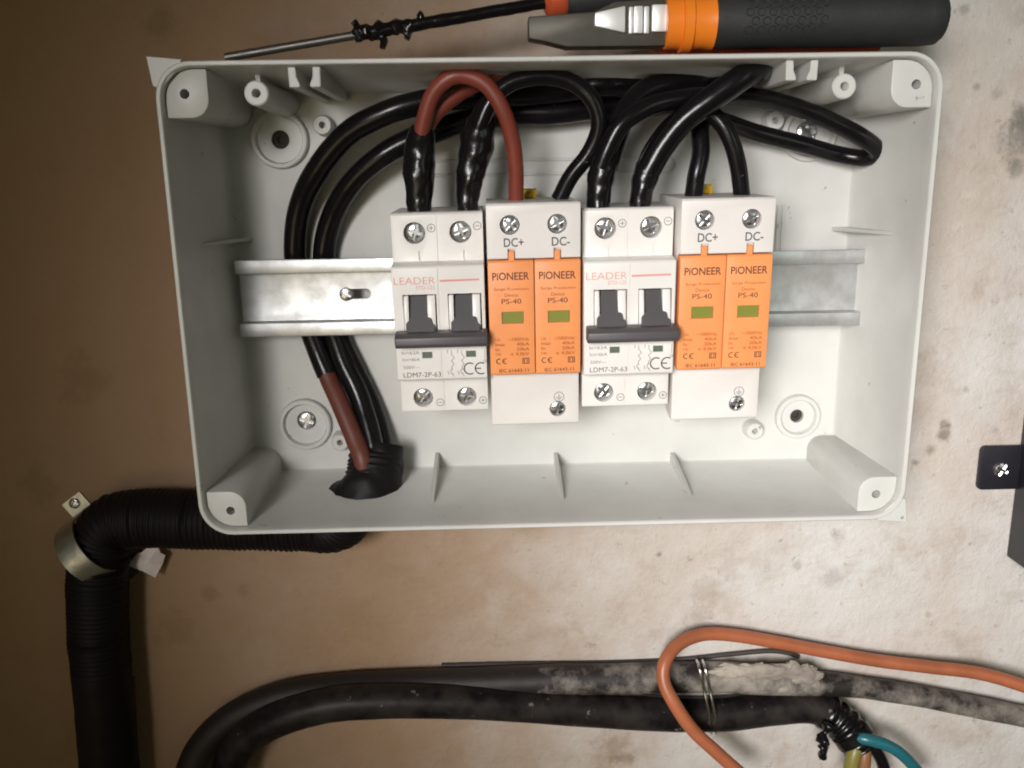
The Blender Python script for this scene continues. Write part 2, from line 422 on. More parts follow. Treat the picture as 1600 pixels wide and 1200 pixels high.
# raised knock-out outlines on the back
def stadium(x0, x1, zc, r):
    P_ = circ(x1-r, zc, r, 10, -90, 90) + circ(x0+r, zc, r, 10, 90, 270); return [V((x, -4.3, z)) for x, z in P_]
a, b = at(672, 258, -4), at(1056, 258, -4)
bm = bmesh.new(); st = stadium(a.x, b.x, (a.z+b.z)/2, 3.0); tube(bm, st+[st[0]], 0.75, 8, spline=False); obj('knockout_outline', bm, M_BOX, enc)
bm = bmesh.new()
for u in (1216, 1224):
    p, q = at(u, 318, -4), at(u-2, 398, -4); box(bm, p.x-0.6, p.x+0.6, -5.2, -3.8, q.z, p.z, 0.2, 1)
obj('back_rib', bm, M_BOX, enc)
# little square ears left on two rim corners
for sx, sz, hole in ((-1, 1, False), (1, -1, True)):
    bm = bmesh.new(); X, Z = W/2, H/2
    pts = [(X+1.9, Z+1.6), (X+0.6, Z-8.5), (X-2, Z-9.5), (X-9.5, Z-2), (X-10.5, Z+0.4)]
    prism(bm, [(sx*x, sz*z) for x, z in pts], 'y', -66.2, -64.6, 0.2, 1)
    e = obj('corner_ear', bm, M_BOX, enc)
    if hole: cut(e, [cyl((sx*(X-0.3), sz*(Z-0.6)), 0.7, -70, -60, 14)])

def screw_head(parent, c, r, y, ang=0.4, material=None, name='screw', cross=True, dome=0.9):
    """round head seen from -Y with a real cross recess"""
    bm = bmesh.new()
    lathe(bm, [(r, y+2.0), (r, y), (r*0.86, y-dome*0.6), (r*0.5, y-dome)], (c[0], 0, c[1]), 'y', 24)
    o = obj(name, bm, material or M_STEEL, parent)
    cs = []
    for k in range(2 if cross else 1):
        b2 = bmesh.new(); box(b2, -r*0.78, r*0.78, y-3, y-dome+1.1, -r*0.17, r*0.17)
        bmesh.ops.rotate(b2, verts=b2.verts, cent=(0, 0, 0), matrix=Matrix.Rotation(ang+k*math.pi/2, 3, 'Y'))
        bmesh.ops.translate(b2, verts=b2.verts, vec=(c[0], 0, c[1])); cs.append(b2)
    for b2 in cs: cut(o, [b2])
    return o
p = at(478, 658, -6); t = thing('mounting_screw', 'domed screw in the lower-left mounting cup of the enclosure', 'screw', (p.x, -5, p.z))
screw_head(t, (0, 0), 4.4, 0.2, 0.3, name='head')
p = at(1262, 206, -6); t = thing('mounting_screw', 'bright screw in the upper-right mounting cup behind the cable loop', 'screw', (p.x, -5, p.z))
screw_head(t, (0, 0), 4.6, 0.2, 0.8, name='head')

# ------------------------------------------------------------------ rail
RZ = -1.6; RX0, RX1 = at(366, 408, -20).x, at(1365, 398, -20).x
rail = thing('din_rail', 'galvanised top-hat mounting rail across the middle of the enclosure', 'rail', ((RX0+RX1)/2, -14, RZ))
pr = [(-20, 16.6), (-20, 11.6), (-14, 11.6), (-14, -11.6), (-20, -11.6), (-20, -16.6)]
def off_profile(pr, t):
    # thicken towards +Y / outwards: simple hat offset
    return [(-21, 16.6), (-21, 10.6), (-15, 10.6), (-15, -10.6), (-21, -10.6), (-21, -16.6)]
poly = pr + list(reversed(off_profile(pr, 1)))
bm = bmesh.new(); prism(bm, [(y, z+RZ) for y, z in poly], 'x', RX0, RX1, 0.45, 2)
ro = obj('rail_body', bm, M_RAIL, rail, 32, rail.location/S)
cs = []
for u in (562, ):
    p = at(u, 459, -15) - rail.location/S
    b2 = bmesh.new(); pts = [V((x, 0, z)) for x, z in circ(p.x+2.8, p.z, 2.2, 8, -90, 90)+circ(p.x-5.5, p.z, 2.2, 8, 90, 270)]
    prism(b2, [(q.x, q.z) for q in pts], 'y', -6, 6); cs.append(b2)
cut(ro, cs)
p = at(541, 460, -15.5); screw_head(rail, (p.x-rail.location.x/S, p.z-rail.location.z/S), 3.0, -1.3, 0.5, M_STEEL, 'rail_screw', cross=False)
for u in (520, 1300):
    p = at(u, 459, -9); bm = bmesh.new(); lathe(bm, [(5, -14.2), (5.6, -3.9)], (p.x, 0, RZ), 'y', 24)
    obj('rail_support', bm, M_BOX, enc)

# ------------------------------------------------------------------ breakers
TILT, YROLL = 0.065, 0.008
ZC, Y0 = -4.6, -20.0
XC = [-44.0, -7.0, 30.0, 67.2]
def dev_loc(i): return (XC[i], Y0, ZC + XC[i]*0.008)
DROT = (TILT, -YROLL, 0)

def breaker():
    t = thing('circuit_breaker', '', 'breaker', dev_loc(0), DROT, 'two-pole circuit breakers on the rail')
    h = 17.75
    prof = [(6, 36), (6, -34), (-30, -38.6), (-31.5, -38.6), (-31.8, -38.2), (-31.8, -24.2), (-38.6, -23.2), (-39.5, -22.4), (-39.5, 21.6), (-38.8, 22.5), (-31.8, 23.2), (-31.8, 41.0), (-30.8, 41.9), (6, 40.5)]
    bm = bmesh.new()
    prism(bm, prof, 'x', -h, h, 0.35, 2)
    hs = obj('housing', bm, M_DEV, t)
    cs = []
    for x in (-8.8, 9.0):
        cs.append(cyl((x, 34.2), 4.25, -40, -25)); cs.append(cyl((x, -32.6), 4.0, -40, -26))
    for x0, x1 in ((-14.0, -1.0), (3.4, 16.4)):
        b2 = bmesh.new(); box(b2, x0, x1, -45, -31, -6.5, 11.6); cs.append(b2)
    for x in (-5.6, 11.6):
        b2 = bmesh.new(); box(b2, x-2.0, x+2.0, -42, -38.7, -13.9, -11.3); cs.append(b2)
    for x in (-7.0, 10.4):
        b2 = bmesh.new(); box(b2, x-0.5, x+0.5, -33, -31.0, 23.4, 27.2); cs.append(b2)
    b2 = bmesh.new(); box(b2, -0.16, 0.16, -41, -39.1, -30, 30); cs.append(b2)
    b2 = bmesh.new(); box(b2, -0.16, 0.16, -34, -31.4, 22, 50); cs.append(b2)
    b2 = bmesh.new(); box(b2, -0.16, 0.16, -34, -31.4, -50, -22); cs.append(b2)
    for c in cs: cut(hs, [c])
    # cheeks inside the windows and the toggle
    for x0, x1 in ((-14.0, -1.0), (3.4, 16.4)):
        for a, b in ((x0+0.3, x0+2.2), (x1-3.6, x1-0.5)):
            bm = bmesh.new(); prism(bm, [(-33, 11.0), (-38.9, 11.0), (-40.4, 5), (-41.0, 0), (-40, -5), (-33, -5)], 'x', a, b, 0.3, 2)
            obj('window_cheek', bm, M_DEV, t)
    tg = None
    bm = bmesh.new()
    prism(bm, [(-41, -2.0), (-45.5, -2.5), (-47.6, -3.8), (-47.8, -6.6), (-46.5, -8.0), (-41, -7.8), (-40.2, -5)], 'x', -17.2, 18.3, 0.5, 3)
    tg = obj('toggle_bar', bm, M_TOGGLE, t)
    for xc in (-8.0, 9.4):
        bm = bmesh.new()
        pts = [(xc-3.2, 10.6), (xc+3.2, 10.6), (xc+3.3, 3.4), (xc+5.0, 2.2), (xc+5.2, 0.4), (xc+6.0, -0.2), (xc+6.0, -3.5), (xc-5.0, -3.5), (xc-5.0, 0.6), (xc-3.3, 2.6)]
        # the stem leans forward towards the bar
        vsA, vsB = [], []
        for x, z in pts:
            k = (10.6-z)/14.1; yf = -36.5-7.5*k
            vsA.append(bm.verts.new((x, yf, z))); vsB.append(bm.verts.new((x, yf+4.0, z)))
        bm.faces.new(vsA); bm.faces.new(list(reversed(vsB)))
        for i in range(len(pts)): bm.faces.new((vsA[i], vsB[i], vsB[(i+1) % len(pts)], vsA[(i+1) % len(pts)]))
        obj('toggle_stem', bm, M_TOGGLE, tg)
    for k, x in enumerate((-8.8, 9.0)):
        screw_head(t, (x, 34.2), 3.9, -28.4, 0.3+0.9*k, M_STEEL, 'terminal_screw')
        screw_head(t, (x, -32.6), 3.7, -29.2, 0.7-0.5*k, M_STEEL, 'terminal_screw')
    for x in (-5.6, 11.6):
        bm = bmesh.new(); box(bm, x-1.9, x+1.9, -39.2, -38.0, -13.8, -11.4, 0.1, 1); obj('indicator_window', bm, M_GREY_G, t)
    yn, ys = -39.56, -31.86
    text('LEADER', -17.0, -1.2, 15.6, 18.3, yn, M_INKR, t, bold=-0.01)
    text('STD-125', -8.6, -1.4, 13.5, 15.0, yn, M_INKR, t)
    obj('printed_line', strokes([[(0.8, 16.7), (15.6, 16.9)]], 0.75, yn), M_INKR, t)
    text('In=63A', -15.6, -8.6, -12.2, -10.9, yn, M_INK, t)
    text('Icn=6kA', -15.4, -8.6, -14.9, -13.6, yn, M_INK, t)
    text('500V\u2014', -15.2, -8.8, -18.1, -16.8, yn, M_INK, t)
    text('LDM7-2P-63', -15.4, -0.6, -21.6, -19.6, yn, M_INKD, t)
    ce = circ(11.0, -18.6, 2.3, 12, 60, 300); ce2 = circ(15.4, -18.6, 2.3, 12, 60, 300)
    obj('printed_mark', strokes([ce, ce2, [(13.2, -18.6), (15.2, -18.6)]], 0.5, yn), M_INKD, t)
    dl = []
    for x in (3.6, 7.6):
        dl += [[(x-1.2, -10.8), (x-1.2, -12)], [(x+0.3, -11), (x+0.3, -12.5), (x+1.4, -14), (x+0.2, -15.2), (x+1.2, -16.6), (x+0.3, -17.6), (x+0.3, -18.6)], circ(x+0.6, -19.6, 0.9, 8, 90, 270), [(x+0.3, -20.5), (x+1.0, -21.6)], [(x-1.4, -19.4), (x-1.0, -20.8)]]
    obj('printed_diagram', strokes(dl, 0.22, yn), M_INK, t)
    obj('printed_mark', strokes([[(17.0, -10.8), (17.0, -14.5)], circ(17.0, -15.6, 0.5, 8)], 0.18, yn), M_INK, t)
    for x, z, plus in ((-2.2, 36.0, 1), (15.6, 36.4, 0), (-1.9, -34.8, 0), (15.6, -34.4, 1)):
        ln = [circ(x, z, 1.5, 18), [(x-0.8, z), (x+0.8, z)]]
        if plus: ln.append([(x, z-0.8), (x, z+0.8)])
        obj('polarity_mark', strokes(ln, 0.22, ys), M_INKD, t)
    # dark rail clip on the flank
    bm = bmesh.new(); box(bm, -18.6, -17.6, -16, -2, 14, 22, 0.3, 1); obj('rail_clip', bm, M_TOGGLE, t)
    return t

def surge():
    t = thing('surge_protector', '', 'surge protector', dev_loc(1), DROT, 'orange surge protectors on the rail')
    h = 17.9
    bm = bmesh.new()
    prof = [(6, 38), (6, -38), (-28, -45.6), (-31.4, -45.6), (-32, -45), (-32, -22.0), (-33, -21.8), (-33, 24.2), (-38.6, 24.3), (-38.8, 24.8), (-38.8, 44.4), (-37.8, 45.3), (6, 43.5)]
    prism(bm, prof, 'x', -h, h, 0.4, 2)
    hs = obj('base_housing', bm, M_DEV2, t)
    cs = [cyl((-9.0, 37.2), 3.75, -45, -33), cyl((9.0, 37.2), 3.75, -45, -33), cyl((9.2, -39.0), 3.3, -45, -27)]
    for x in (-8.6, 9.0):
        b2 = bmesh.new(); box(b2, x-1.45, x+1.45, -45, -36.6, 23, 28.2); cs.append(b2)
    for c in cs: cut(hs, [c])
    for k, x in enumerate((-9.0, 9.0)):
        screw_head(t, (x, 37.2), 3.5, -37.0, 0.75+0.35*k, M_STEEL, 'terminal_screw')
    screw_head(t, (9.2, -39.0), 3.1, -31.0, 0.2, M_STEEL, 'terminal_screw')
    for k, xc in enumerate((-9.0, 9.0)):
        a, b = xc-8.85, xc+8.85
        bm = bmesh.new(); prism(bm, [(-33.2, -21.4), (-38.6, -22.0), (-39.4, -21.2), (-39.6, 22.9), (-38.8, 23.8), (-33.2, 23.8)], 'x', a, b, 0.4, 2)
        ca = obj('cartridge', bm, M_ORANGE, t)
        wx = xc+0.4
        b2 = bmesh.new()
        q0 = [(wx-4.3, -0.9), (wx+4.3, -0.9), (wx+4.3, 3.9), (wx-4.3, 3.9)]
        box(b2, wx-4.3, wx+4.3, -45, -38.4, -0.9, 3.9); cut(ca, [b2])
        bm = bmesh.new(); box(bm, wx-4.2, wx+4.2, -38.7, -37.5, -0.8, 3.8, 0.1, 1); obj('indicator_window', bm, M_GREEN, ca)
        bm = bmesh.new(); tx = -8.6 if k == 0 else 9.0
        box(bm, tx-1.15, tx+1.15, -38.7, -35, 22.5, 27.3, 0.25, 1); obj('pull_tab', bm, M_ORANGE, ca)
        y = -39.66
        text('P\u00edONEER', xc-7.2, xc+7.0, 16.3, 19.3, y, M_INKB, ca, bold=0.012)
        text('Surge Protection', xc-6.6, xc+6.8, 12.0, 13.4, y, M_INKO, ca)
        text('Device', xc-2.6, xc+2.6, 9.8, 11.1, y, M_INKO, ca)
        text('PS-40', xc-3.8, xc+3.8, 7.0, 9.0, y, M_INKB, ca)
        for z, l, r, wl, wr in ((-7.2, 'Uc', '~1000Vdc', 2.0, 8.2), (-9.2, 'Imax', '40kA', 3.6, 5.0), (-11.2, 'In', '20kA', 1.5, 5.0), (-13.2, 'Up', '\u2264 4.0kV', 2.0, 7.4)):
            text(l, xc-6.6, xc-6.6+wl, z-0.6, z+0.7, y, M_INKO, ca); text(r, xc+6.6-wr, xc+6.6, z-0.6, z+0.7, y, M_INKO, ca)
        ln = [circ(xc-5.4, -16.0, 1.0, 10, 60, 300), circ(xc-3.0, -16.0, 1.0, 10, 60, 300), [(xc-3.9, -16), (xc-3.1, -16)]]
        bx, bz = xc+5.2, -16.0
        ln += [[(bx-1.2, bz-1), (bx+1.2, bz-1), (bx+1.2, bz+1), (bx-1.2, bz+1), (bx-1.2, bz-1)], [(bx-0.6, bz-0.6), (bx-0.6, bz+0.6)], [(bx+0.5, bz-0.6), (bx+0.5, bz+0.6)]]
        obj('printed_mark', strokes(ln, 0.3, y), M_INKB, ca)
        text('IEC 61643-11', xc-5.4, xc+6.2, -20.6, -19.2, y, M_INKB, ca)
    text('DC+', -11.4, -3.8, 28.9, 32.3, -38.86, M_INKD, t, bold=0.012)
    text('DC-', 6.9, 13.8, 28.9, 32.3, -38.86, M_INKD, t, bold=0.012)
    x, z = 9.8, -33.8
    obj('earth_mark', strokes([circ(x, z, 2.0, 20), [(x, z+1.2), (x, z-0.2)], [(x-1.3, z-0.2), (x+1.3, z-0.2)], [(x-0.8, z-0.8), (x+0.8, z-0.8)], [(x-0.3, z-1.3), (x+0.3, z-1.3)]], 0.22, -32.06), M_INKD, t)
    bm = bmesh.new(); box(bm, -4.5, 3.5, 0.5, 3.5, 43, 47.5, 0.6, 2); box(bm, -2.0, 1.2, -2.0, 1.0, 44.0, 46.0, 0.3, 1)
    obj('release_clip', bm, M_YEL, t)
    for x in (-4.5, 10.5):
        bm = bmesh.new(); box(bm, x-0.9, x+0.9, -32.4, -30, -23.6, -22.3, 0.1, 1); obj('lock_tab', bm, M_DEV2, t)
    bm = bmesh.new(); box(bm, 17.6, 18.8, -22, -4, -24, -10, 0.4, 1); obj('rail_clip', bm, M_TOGGLE, t)
    return t

b1 = breaker(); b1['label'] = 'white two-pole breaker at the left end of the rail, fed by red wires'
b2_ = copy_tree(b1); b2_.location = V(dev_loc(2))*S; b2_['label'] = 'white two-pole breaker standing between the two orange surge protectors'
s1 = surge(); s1['label'] = 'orange surge protector between the two breakers, red wire in its DC+ terminal'
s2 = copy_tree(s1); s2.location = V(dev_loc(3))*S; s2['label'] = 'orange surge protector at the right end of the rail, only black wires'

# ------------------------------------------------------------------ cables inside the enclosure
def cable(name, label, pts, rad, material, cat='cable', seg=16, step=2.0, rough=0.0, nsc=0.1, seed=0, group=None):
    P_ = [at(*p) for p in pts]
    o0 = P_[0]; bm = bmesh.new(); tube(bm, P_, rad, seg, step, rough=rough, nsc=nsc, seed=seed)
    o = obj(name, bm, material, None, 50, o0); o.location = o0*S
    return tag(o, label, cat, group)
cable('cable', 'outer black sleeved cable sweeping up the left of the enclosure behind the rail',
      [(512, 585, -11), (494, 540, -9.2), (474, 480, -8.8), (461, 400, -8.8), (467, 330, -12), (492, 272, -18), (540, 212, -24), (600, 178, -28), (660, 160, -28), (730, 150, -26), (810, 147, -24), (880, 141, -24), (940, 131, -26), (985, 136, -24), (1040, 150, -20), (1110, 140, -24), (1160, 120, -34), (1186, 108, -47), (1165, 118, -54), (1118, 150, -54), (1070, 186, -52), (1035, 228, -50), (1012, 268, -49)],
      4.9, M_BLACK, rough=0.035, nsc=0.07, seed=1)
cable('cable', 'inner black cable curving beside the outer one, passing behind the breaker leads',
      [(588, 765, -25), (586, 712, -23), (563, 625, -14), (533, 555, -9.8), (513, 480, -8.8), (506, 400, -8.8), (519, 340, -12), (550, 285, -18), (602, 240, -22), (665, 210, -22), (735, 188, -19), (800, 178, -17), (870, 176, -17), (940, 168, -16), (1020, 164, -15), (1085, 150, -18), (1092, 136, -28), (1050, 131, -34), (1004, 146, -38), (972, 185, -42), (955, 232, -46), (946, 262, -47)],
      4.9, M_BLACK, rough=0.035, nsc=0.07, seed=2)
cable('cable', 'third black cable at the right edge of the lower-left bundle',
      [(596, 765, -20), (602, 705, -14), (584, 635, -9), (556, 575, -8.8), (530, 520, -8.8), (518, 470, -8.8), (514, 420, -8.6)],
      3.6, M_BLACK)
cable('cable', 'red cable leaving the conduit at the lower left, running into black sleeve',
      [(572, 765, -27), (568, 722, -29), (556, 690, -25), (532, 632, -18), (514, 592, -12.5), (500, 556, -9.5), (490, 530, -9)], 4.2, M_RED2)
cable('wire', 'red wire arching from the left breaker over into a DC+ terminal',
      [(657, 225, -44), (661, 195, -46), (676, 148, -49), (702, 122, -51), (730, 119, -51), (760, 133, -51), (785, 170, -50), (800, 215, -47), (806, 262, -44), (806, 312, -40)], 3.1, M_RED, 'wire')
cable('wire', 'red wire fanning up right from the left breaker and vanishing behind black cables',
      [(660, 228, -42), (670, 192, -42), (697, 162, -41), (736, 136, -39), (785, 117, -37), (835, 106, -35), (868, 106, -30), (888, 118, -22), (890, 140, -12)], 3.0, M_RED, 'wire')
cable('wire', 'glossy black wire looping high from left breaker to DC- terminal of its neighbour',
      [(738, 236, -44), (748, 200, -46), (766, 160, -47), (792, 133, -47), (828, 121, -47), (868, 121, -47), (905, 135, -47), (930, 164, -47), (936, 200, -46), (920, 240, -44), (892, 276, -42), (873, 312, -40)], 3.3, M_BLACK, 'wire')
cable('wire', 'black wire with the long flat loop at the upper right of the enclosure',
      [(938, 262, -50), (948, 236, -51), (970, 196, -52), (1010, 168, -51), (1060, 155, -48), (1120, 150, -42), (1180, 152, -36), (1245, 168, -30), (1310, 195, -27), (1352, 218, -27), (1371, 237, -24), (1350, 247, -18), (1308, 241, -14), (1250, 225, -16), (1180, 207, -18), (1130, 190, -24), (1102, 186, -32), (1094, 205, -38), (1095, 240, -41), (1088, 275, -42), (1083, 310, -40)], 3.6, M_BLACK, 'wire')
cable('wire', 'short black wire bowing from middle breaker to rightmost terminal of right surge protector',
      [(1004, 268, -46), (1018, 235, -44), (1048, 196, -42), (1085, 172, -42), (1118, 183, -43), (1140, 215, -44), (1153, 258, -43), (1160, 312, -40)], 3.4, M_BLACK, 'wire')
cable('wire_sleeve', 'thick black taped lead in the plus terminal of the left breaker',
      [(655, 338, -44), (655, 300, -44), (655, 260, -44), (657, 222, -43), (662, 203, -42)], lambda s, L: 4.6+1.6*min(1, s/16)-1.3*max(0, (s-L+8)/8), M_TAPE, 'tape sleeve', 20, 0.8, 0.10, 0.25, 1)
cable('wire_sleeve', 'thick glossy taped lead in the minus terminal of the left breaker',
      [(731, 338, -44), (731, 300, -44), (738, 260, -44), (747, 215, -43), (756, 178, -42), (764, 160, -41)], lambda s, L: 4.0+2.6*min(1, s/26)-2.6*max(0, (s-L+14)/14), M_TAPE, 'tape sleeve', 20, 0.8, 0.14, 0.25, 2)
cable('wire_sleeve', 'black taped lead in the plus terminal of the middle breaker',
      [(934, 332, -48), (936, 300, -48), (941, 268, -48), (950, 238, -48)], lambda s, L: 4.3+1.0*min(1, s/14)-1.2*max(0, (s-L+6)/6), M_TAPE, 'tape sleeve', 20, 0.8, 0.10, 0.25, 3)
cable('wire_sleeve', 'black taped lead in the minus terminal of the middle breaker',
      [(999, 330, -48), (1002, 300, -48), (1010, 270, -48), (1022, 240, -48)], lambda s, L: 3.9+1.1*min(1, s/14)-1.0*max(0, (s-L+6)/6), M_TAPE, 'tape sleeve', 20, 0.8, 0.10, 0.25, 4)

# ------------------------------------------------------------------ conduit below left
def corr(r, pitch=2.6, d=0.07):
    return lambda s, L: r*(1-d*(0.5+0.5*math.cos(2*math.pi*s/pitch)))
P_ = [at(588, 712, -19), at(583, 742, -23), at(566, 790, -27)]
pz = at(300, 813, -15).z
P_ += [V((P_[-1].x-4, -25, -94)), V((P_[-1].x-14, -19, pz-1)), V((at(480, 820, -16).x, -15.5, pz-2)), V((at(400, 820, -15).x, -15, pz-1)), at(300, 812, -15), at(225, 810, -15), at(178, 818, -15), at(157, 850, -15), at(153, 900, -15), at(155, 1000, -15), at(165, 1120, -15), at(176, 1260, -15)]
bm = bmesh.new(); _cf = corr(13.8, 2.4, 0.075); tube(bm, P_, lambda s, L: (_cf(s, L) if s < 225 else 13.5)*(0.90 if s < 24 else min(1.0, 0.90+0.10*(s-24)/16)), 24, 0.55, rough=0.03, nsc=0.12)
c = obj('conduit', bm, M_COND, None, 80, P_[7]); c.location = P_[7]*S
tag(c, 'black corrugated conduit rising at the left and turning into the enclosure bottom', 'conduit')
cable('cable_wrap', 'matte black wrapping round the cable bundle at the lower left of the enclosure floor',
      [(596, 694, -17), (592, 720, -20), (582, 756, -25), (562, 792, -27)], lambda s, L: 9.6+3.6*min(1, s/22), M_COND, 'wrapping', 28, 0.7, 0.16, 0.16, 8)
# strap
clip = thing('pipe_strap', 'metal saddle strap holding the black conduit at its bend', 'strap', at(160, 835, 0))
M_STRAP = mat('dull_zinc', (0.62, 0.63, 0.62), 0.38, 1.0, rvar=0.2, vscale=120, bump=0.2, bscale=200)
cpt = at(166, 836, 0); ax1 = V((1, 0, -1)).normalized()*1.0   # band runs from upper left to lower right
ax1 = (at(236, 878, 0)-at(140, 772, 0)).normalized(); axw = V((0, 1, 0)).cross(ax1)
bm = bmesh.new(); prof = []
for i in range(25):
    t = math.pi*i/24; prof.append(cpt + ax1*(-math.cos(t)*15.6) + V((0, -15-math.sin(t)*15.6, 0)))
prof = [cpt-ax1*24+V((0, -1, 0)), cpt-ax1*15.9+V((0, -1.2, 0))] + prof + [cpt+ax1*15.9+V((0, -1.2, 0)), cpt+ax1*24+V((0, -1, 0))]
wd = 5.5; th = 0.9; rows = []
for i, p in enumerate(prof):
    tn = (prof[min(i+1, len(prof)-1)]-prof[max(i-1, 0)]).normalized(); nn = tn.cross(axw)
    rows.append([bm.verts.new(q) for q in (p-axw*wd-nn*th/2, p+axw*wd-nn*th/2, p+axw*wd+nn*th/2, p-axw*wd+nn*th/2)])
for A, B in zip(rows, rows[1:]):
    for i in range(4): bm.faces.new((A[i], A[(i+1) % 4], B[(i+1) % 4], B[i]))
bm.faces.new(rows[0]); bm.faces.new(list(reversed(rows[-1])))
obj('band', bm, M_STRAP, clip, 40, clip.location/S)
pp = cpt-ax1*21-clip.location/S; screw_head(clip, (pp.x, pp.z), 2.6, -2.0, 0.4, M_STEEL, 'strap_screw')
# torn sticker
M_STICK = mat('torn_pink_paper', (0.78, 0.62, 0.60), 0.45, col2=(0.88, 0.82, 0.80), vscale=90)
bm = bmesh.new(); q0 = at(230, 878, -7)
pts = [(200, 884), (213, 866), (222, 862), (228, 857), (246, 858), (252, 862), (258, 868), (252, 884), (244, 901), (224, 893)]
ctr = bm.verts.new(q0+V((0, -1.6, 0))); ring = []
for k, (u, v) in enumerate(pts): ring.append(bm.verts.new(at(u, v, -7)+V((0, 1.4*math.sin(k*2.1), 0))))
ctr2 = bm.verts.new(q0+V((0, -1.2, 0))); ring2 = [bm.verts.new(q.co+V((0, 0.35, 0))) for q in ring]
for i in range(len(ring)):
    j = (i+1) % len(ring)
    bm.faces.new((ctr, ring[i], ring[j])); bm.faces.new((ctr2, ring2[j], ring2[i])); bm.faces.new((ring[i], ring2[i], ring2[j], ring[j]))
o = obj('sticker', bm, M_STICK, None, 10, q0); o.location = q0*S
tag(o, 'torn pinkish white sticker on the lower end of the pipe strap', 'sticker')
cable('wire', 'dark red wire beside the upright conduit near the bottom left corner', [(203, 1060, -3), (206, 1110, -3), (208, 1160, -3), (214, 1230, -3)], 2.2, M_RED, 'wire')

# ------------------------------------------------------------------ pipes along the bottom
M_PIPE = mat('black_pipe', (0.008, 0.006, 0.007), 0.42, col2=(0.030, 0.025, 0.022), vscale=70, bump=0.25, bscale=110, spec=0.15, speck=(170, 0.66, (0.16, 0.14, 0.12)))
def smeared():
    m = mat('mortar_smeared_pipe', (0.03, 0.024, 0.021), 0.55, bump=0.35, bscale=120)
    nt = m.node_tree; N = nt.nodes; L = nt.links; b = N['Principled BSDF']
    tc = N.new('ShaderNodeTexCoord'); sep = N.new('ShaderNodeSeparateXYZ'); L.new(tc.outputs['Object'], sep.inputs[0])
    n = N.new('ShaderNodeTexNoise'); n.inputs['Scale'].default_value = 60; n.inputs['Detail'].default_value = 8; n.inputs['Roughness'].default_value = 0.68
    L.new(tc.outputs['Object'], n.inputs['Vector'])
    # how thickly the splashed mortar lies along the run (metres from the pipe's left end)
    cr_ = N.new('ShaderNodeValToRGB'); e = cr_.color_ramp
    e.elements[0].position = 0.0; e.elements[0].color = (0, 0, 0, 1); e.elements[1].position = 1.0; e.elements[1].color = (0.46, 0.46, 0.46, 1)
    for p_, v_ in ((0.28, 0.04), (0.42, 0.27), (0.56, 0.33), (0.64, 0.36), (0.66, 0.46), (0.74, 0.54), (0.81, 0.33), (0.90, 0.36)):
        q = e.elements.new(p_); q.color = (v_, v_, v_, 1)
    mr = N.new('ShaderNodeMapRange'); mr.inputs[1].default_value = 0.0; mr.inputs[2].default_value = 0.40
    L.new(sep.outputs[0], mr.inputs[0]); L.new(mr.outputs[0], cr_.inputs[0])
    a = N.new('ShaderNodeMath'); a.operation = 'ADD'; L.new(n.outputs['Fac'], a.inputs[0]); L.new(cr_.outputs[0], a.inputs[1])
    r = N.new('ShaderNodeMapRange'); r.inputs[1].default_value = 0.82; r.inputs[2].default_value = 1.10; L.new(a.outputs[0], r.inputs[0])
    mx = N.new('ShaderNodeMix'); mx.data_type = 'RGBA'; L.new(r.outputs[0], mx.inputs[0])
    mx.inputs[6].default_value = (0.016, 0.012, 0.011, 1); mx.inputs[7].default_value = (0.33, 0.29, 0.25, 1)
    L.new(mx.outputs[2], b.inputs['Base Color'])
    return m
M_PIPE2 = smeared()
rr1 = [(350, 1235), (368, 1176), (416, 1132), (505, 1103), (605, 1095), (720, 1096), (860, 1104), (1000, 1114), (1120, 1116), (1210, 1106), (1268, 1106), (1304, 1128), (1322, 1152)]
P_ = [at(u, v, y) for (u, v), y in zip(rr1[:-3], (-17, -18, -19, -19, -18, -16, -13, -10, -9, -9))] + [at(1268, 1104, -10), at(1308, 1122, -13), at(1332, 1152, -17)]
bm = bmesh.new(); tube(bm, P_, 8.4, 24, 2.5, rough=0.03, nsc=0.05)
pipe1 = obj('pipe', bm, M_PIPE, None, 50, P_[0]); pipe1.location = P_[0]*S
tag(pipe1, 'glossy black pipe curving along the wall bottom to the open taped wire end', 'pipe')
rr2 = [(288, 1235), (314, 1170), (364, 1120), (445, 1088), (540, 1075), (640, 1070), (760, 1066), (880, 1062), (1000, 1060), (1120, 1058), (1220, 1064), (1330, 1072), (1450, 1090), (1640, 1128)]
P_ = [at(u, v, -8.2) for u, v in rr2]
bm = bmesh.new(); tube(bm, P_, lambda s, L: 7.6 if s < 0.66*L else 7.6-2.2*min(1, (s-0.66*L)/60), 24, 2.5, rough=0.05, nsc=0.06)
# the stretch left of the tie is clean black, the stretch right of it mortar-smeared
pipe2 = obj('pipe', bm, M_PIPE2, None, 50, P_[0]); pipe2.location = P_[0]*S
tag(pipe2, 'dirty mortar-smeared pipe running above the glossy black one to the right edge', 'pipe')
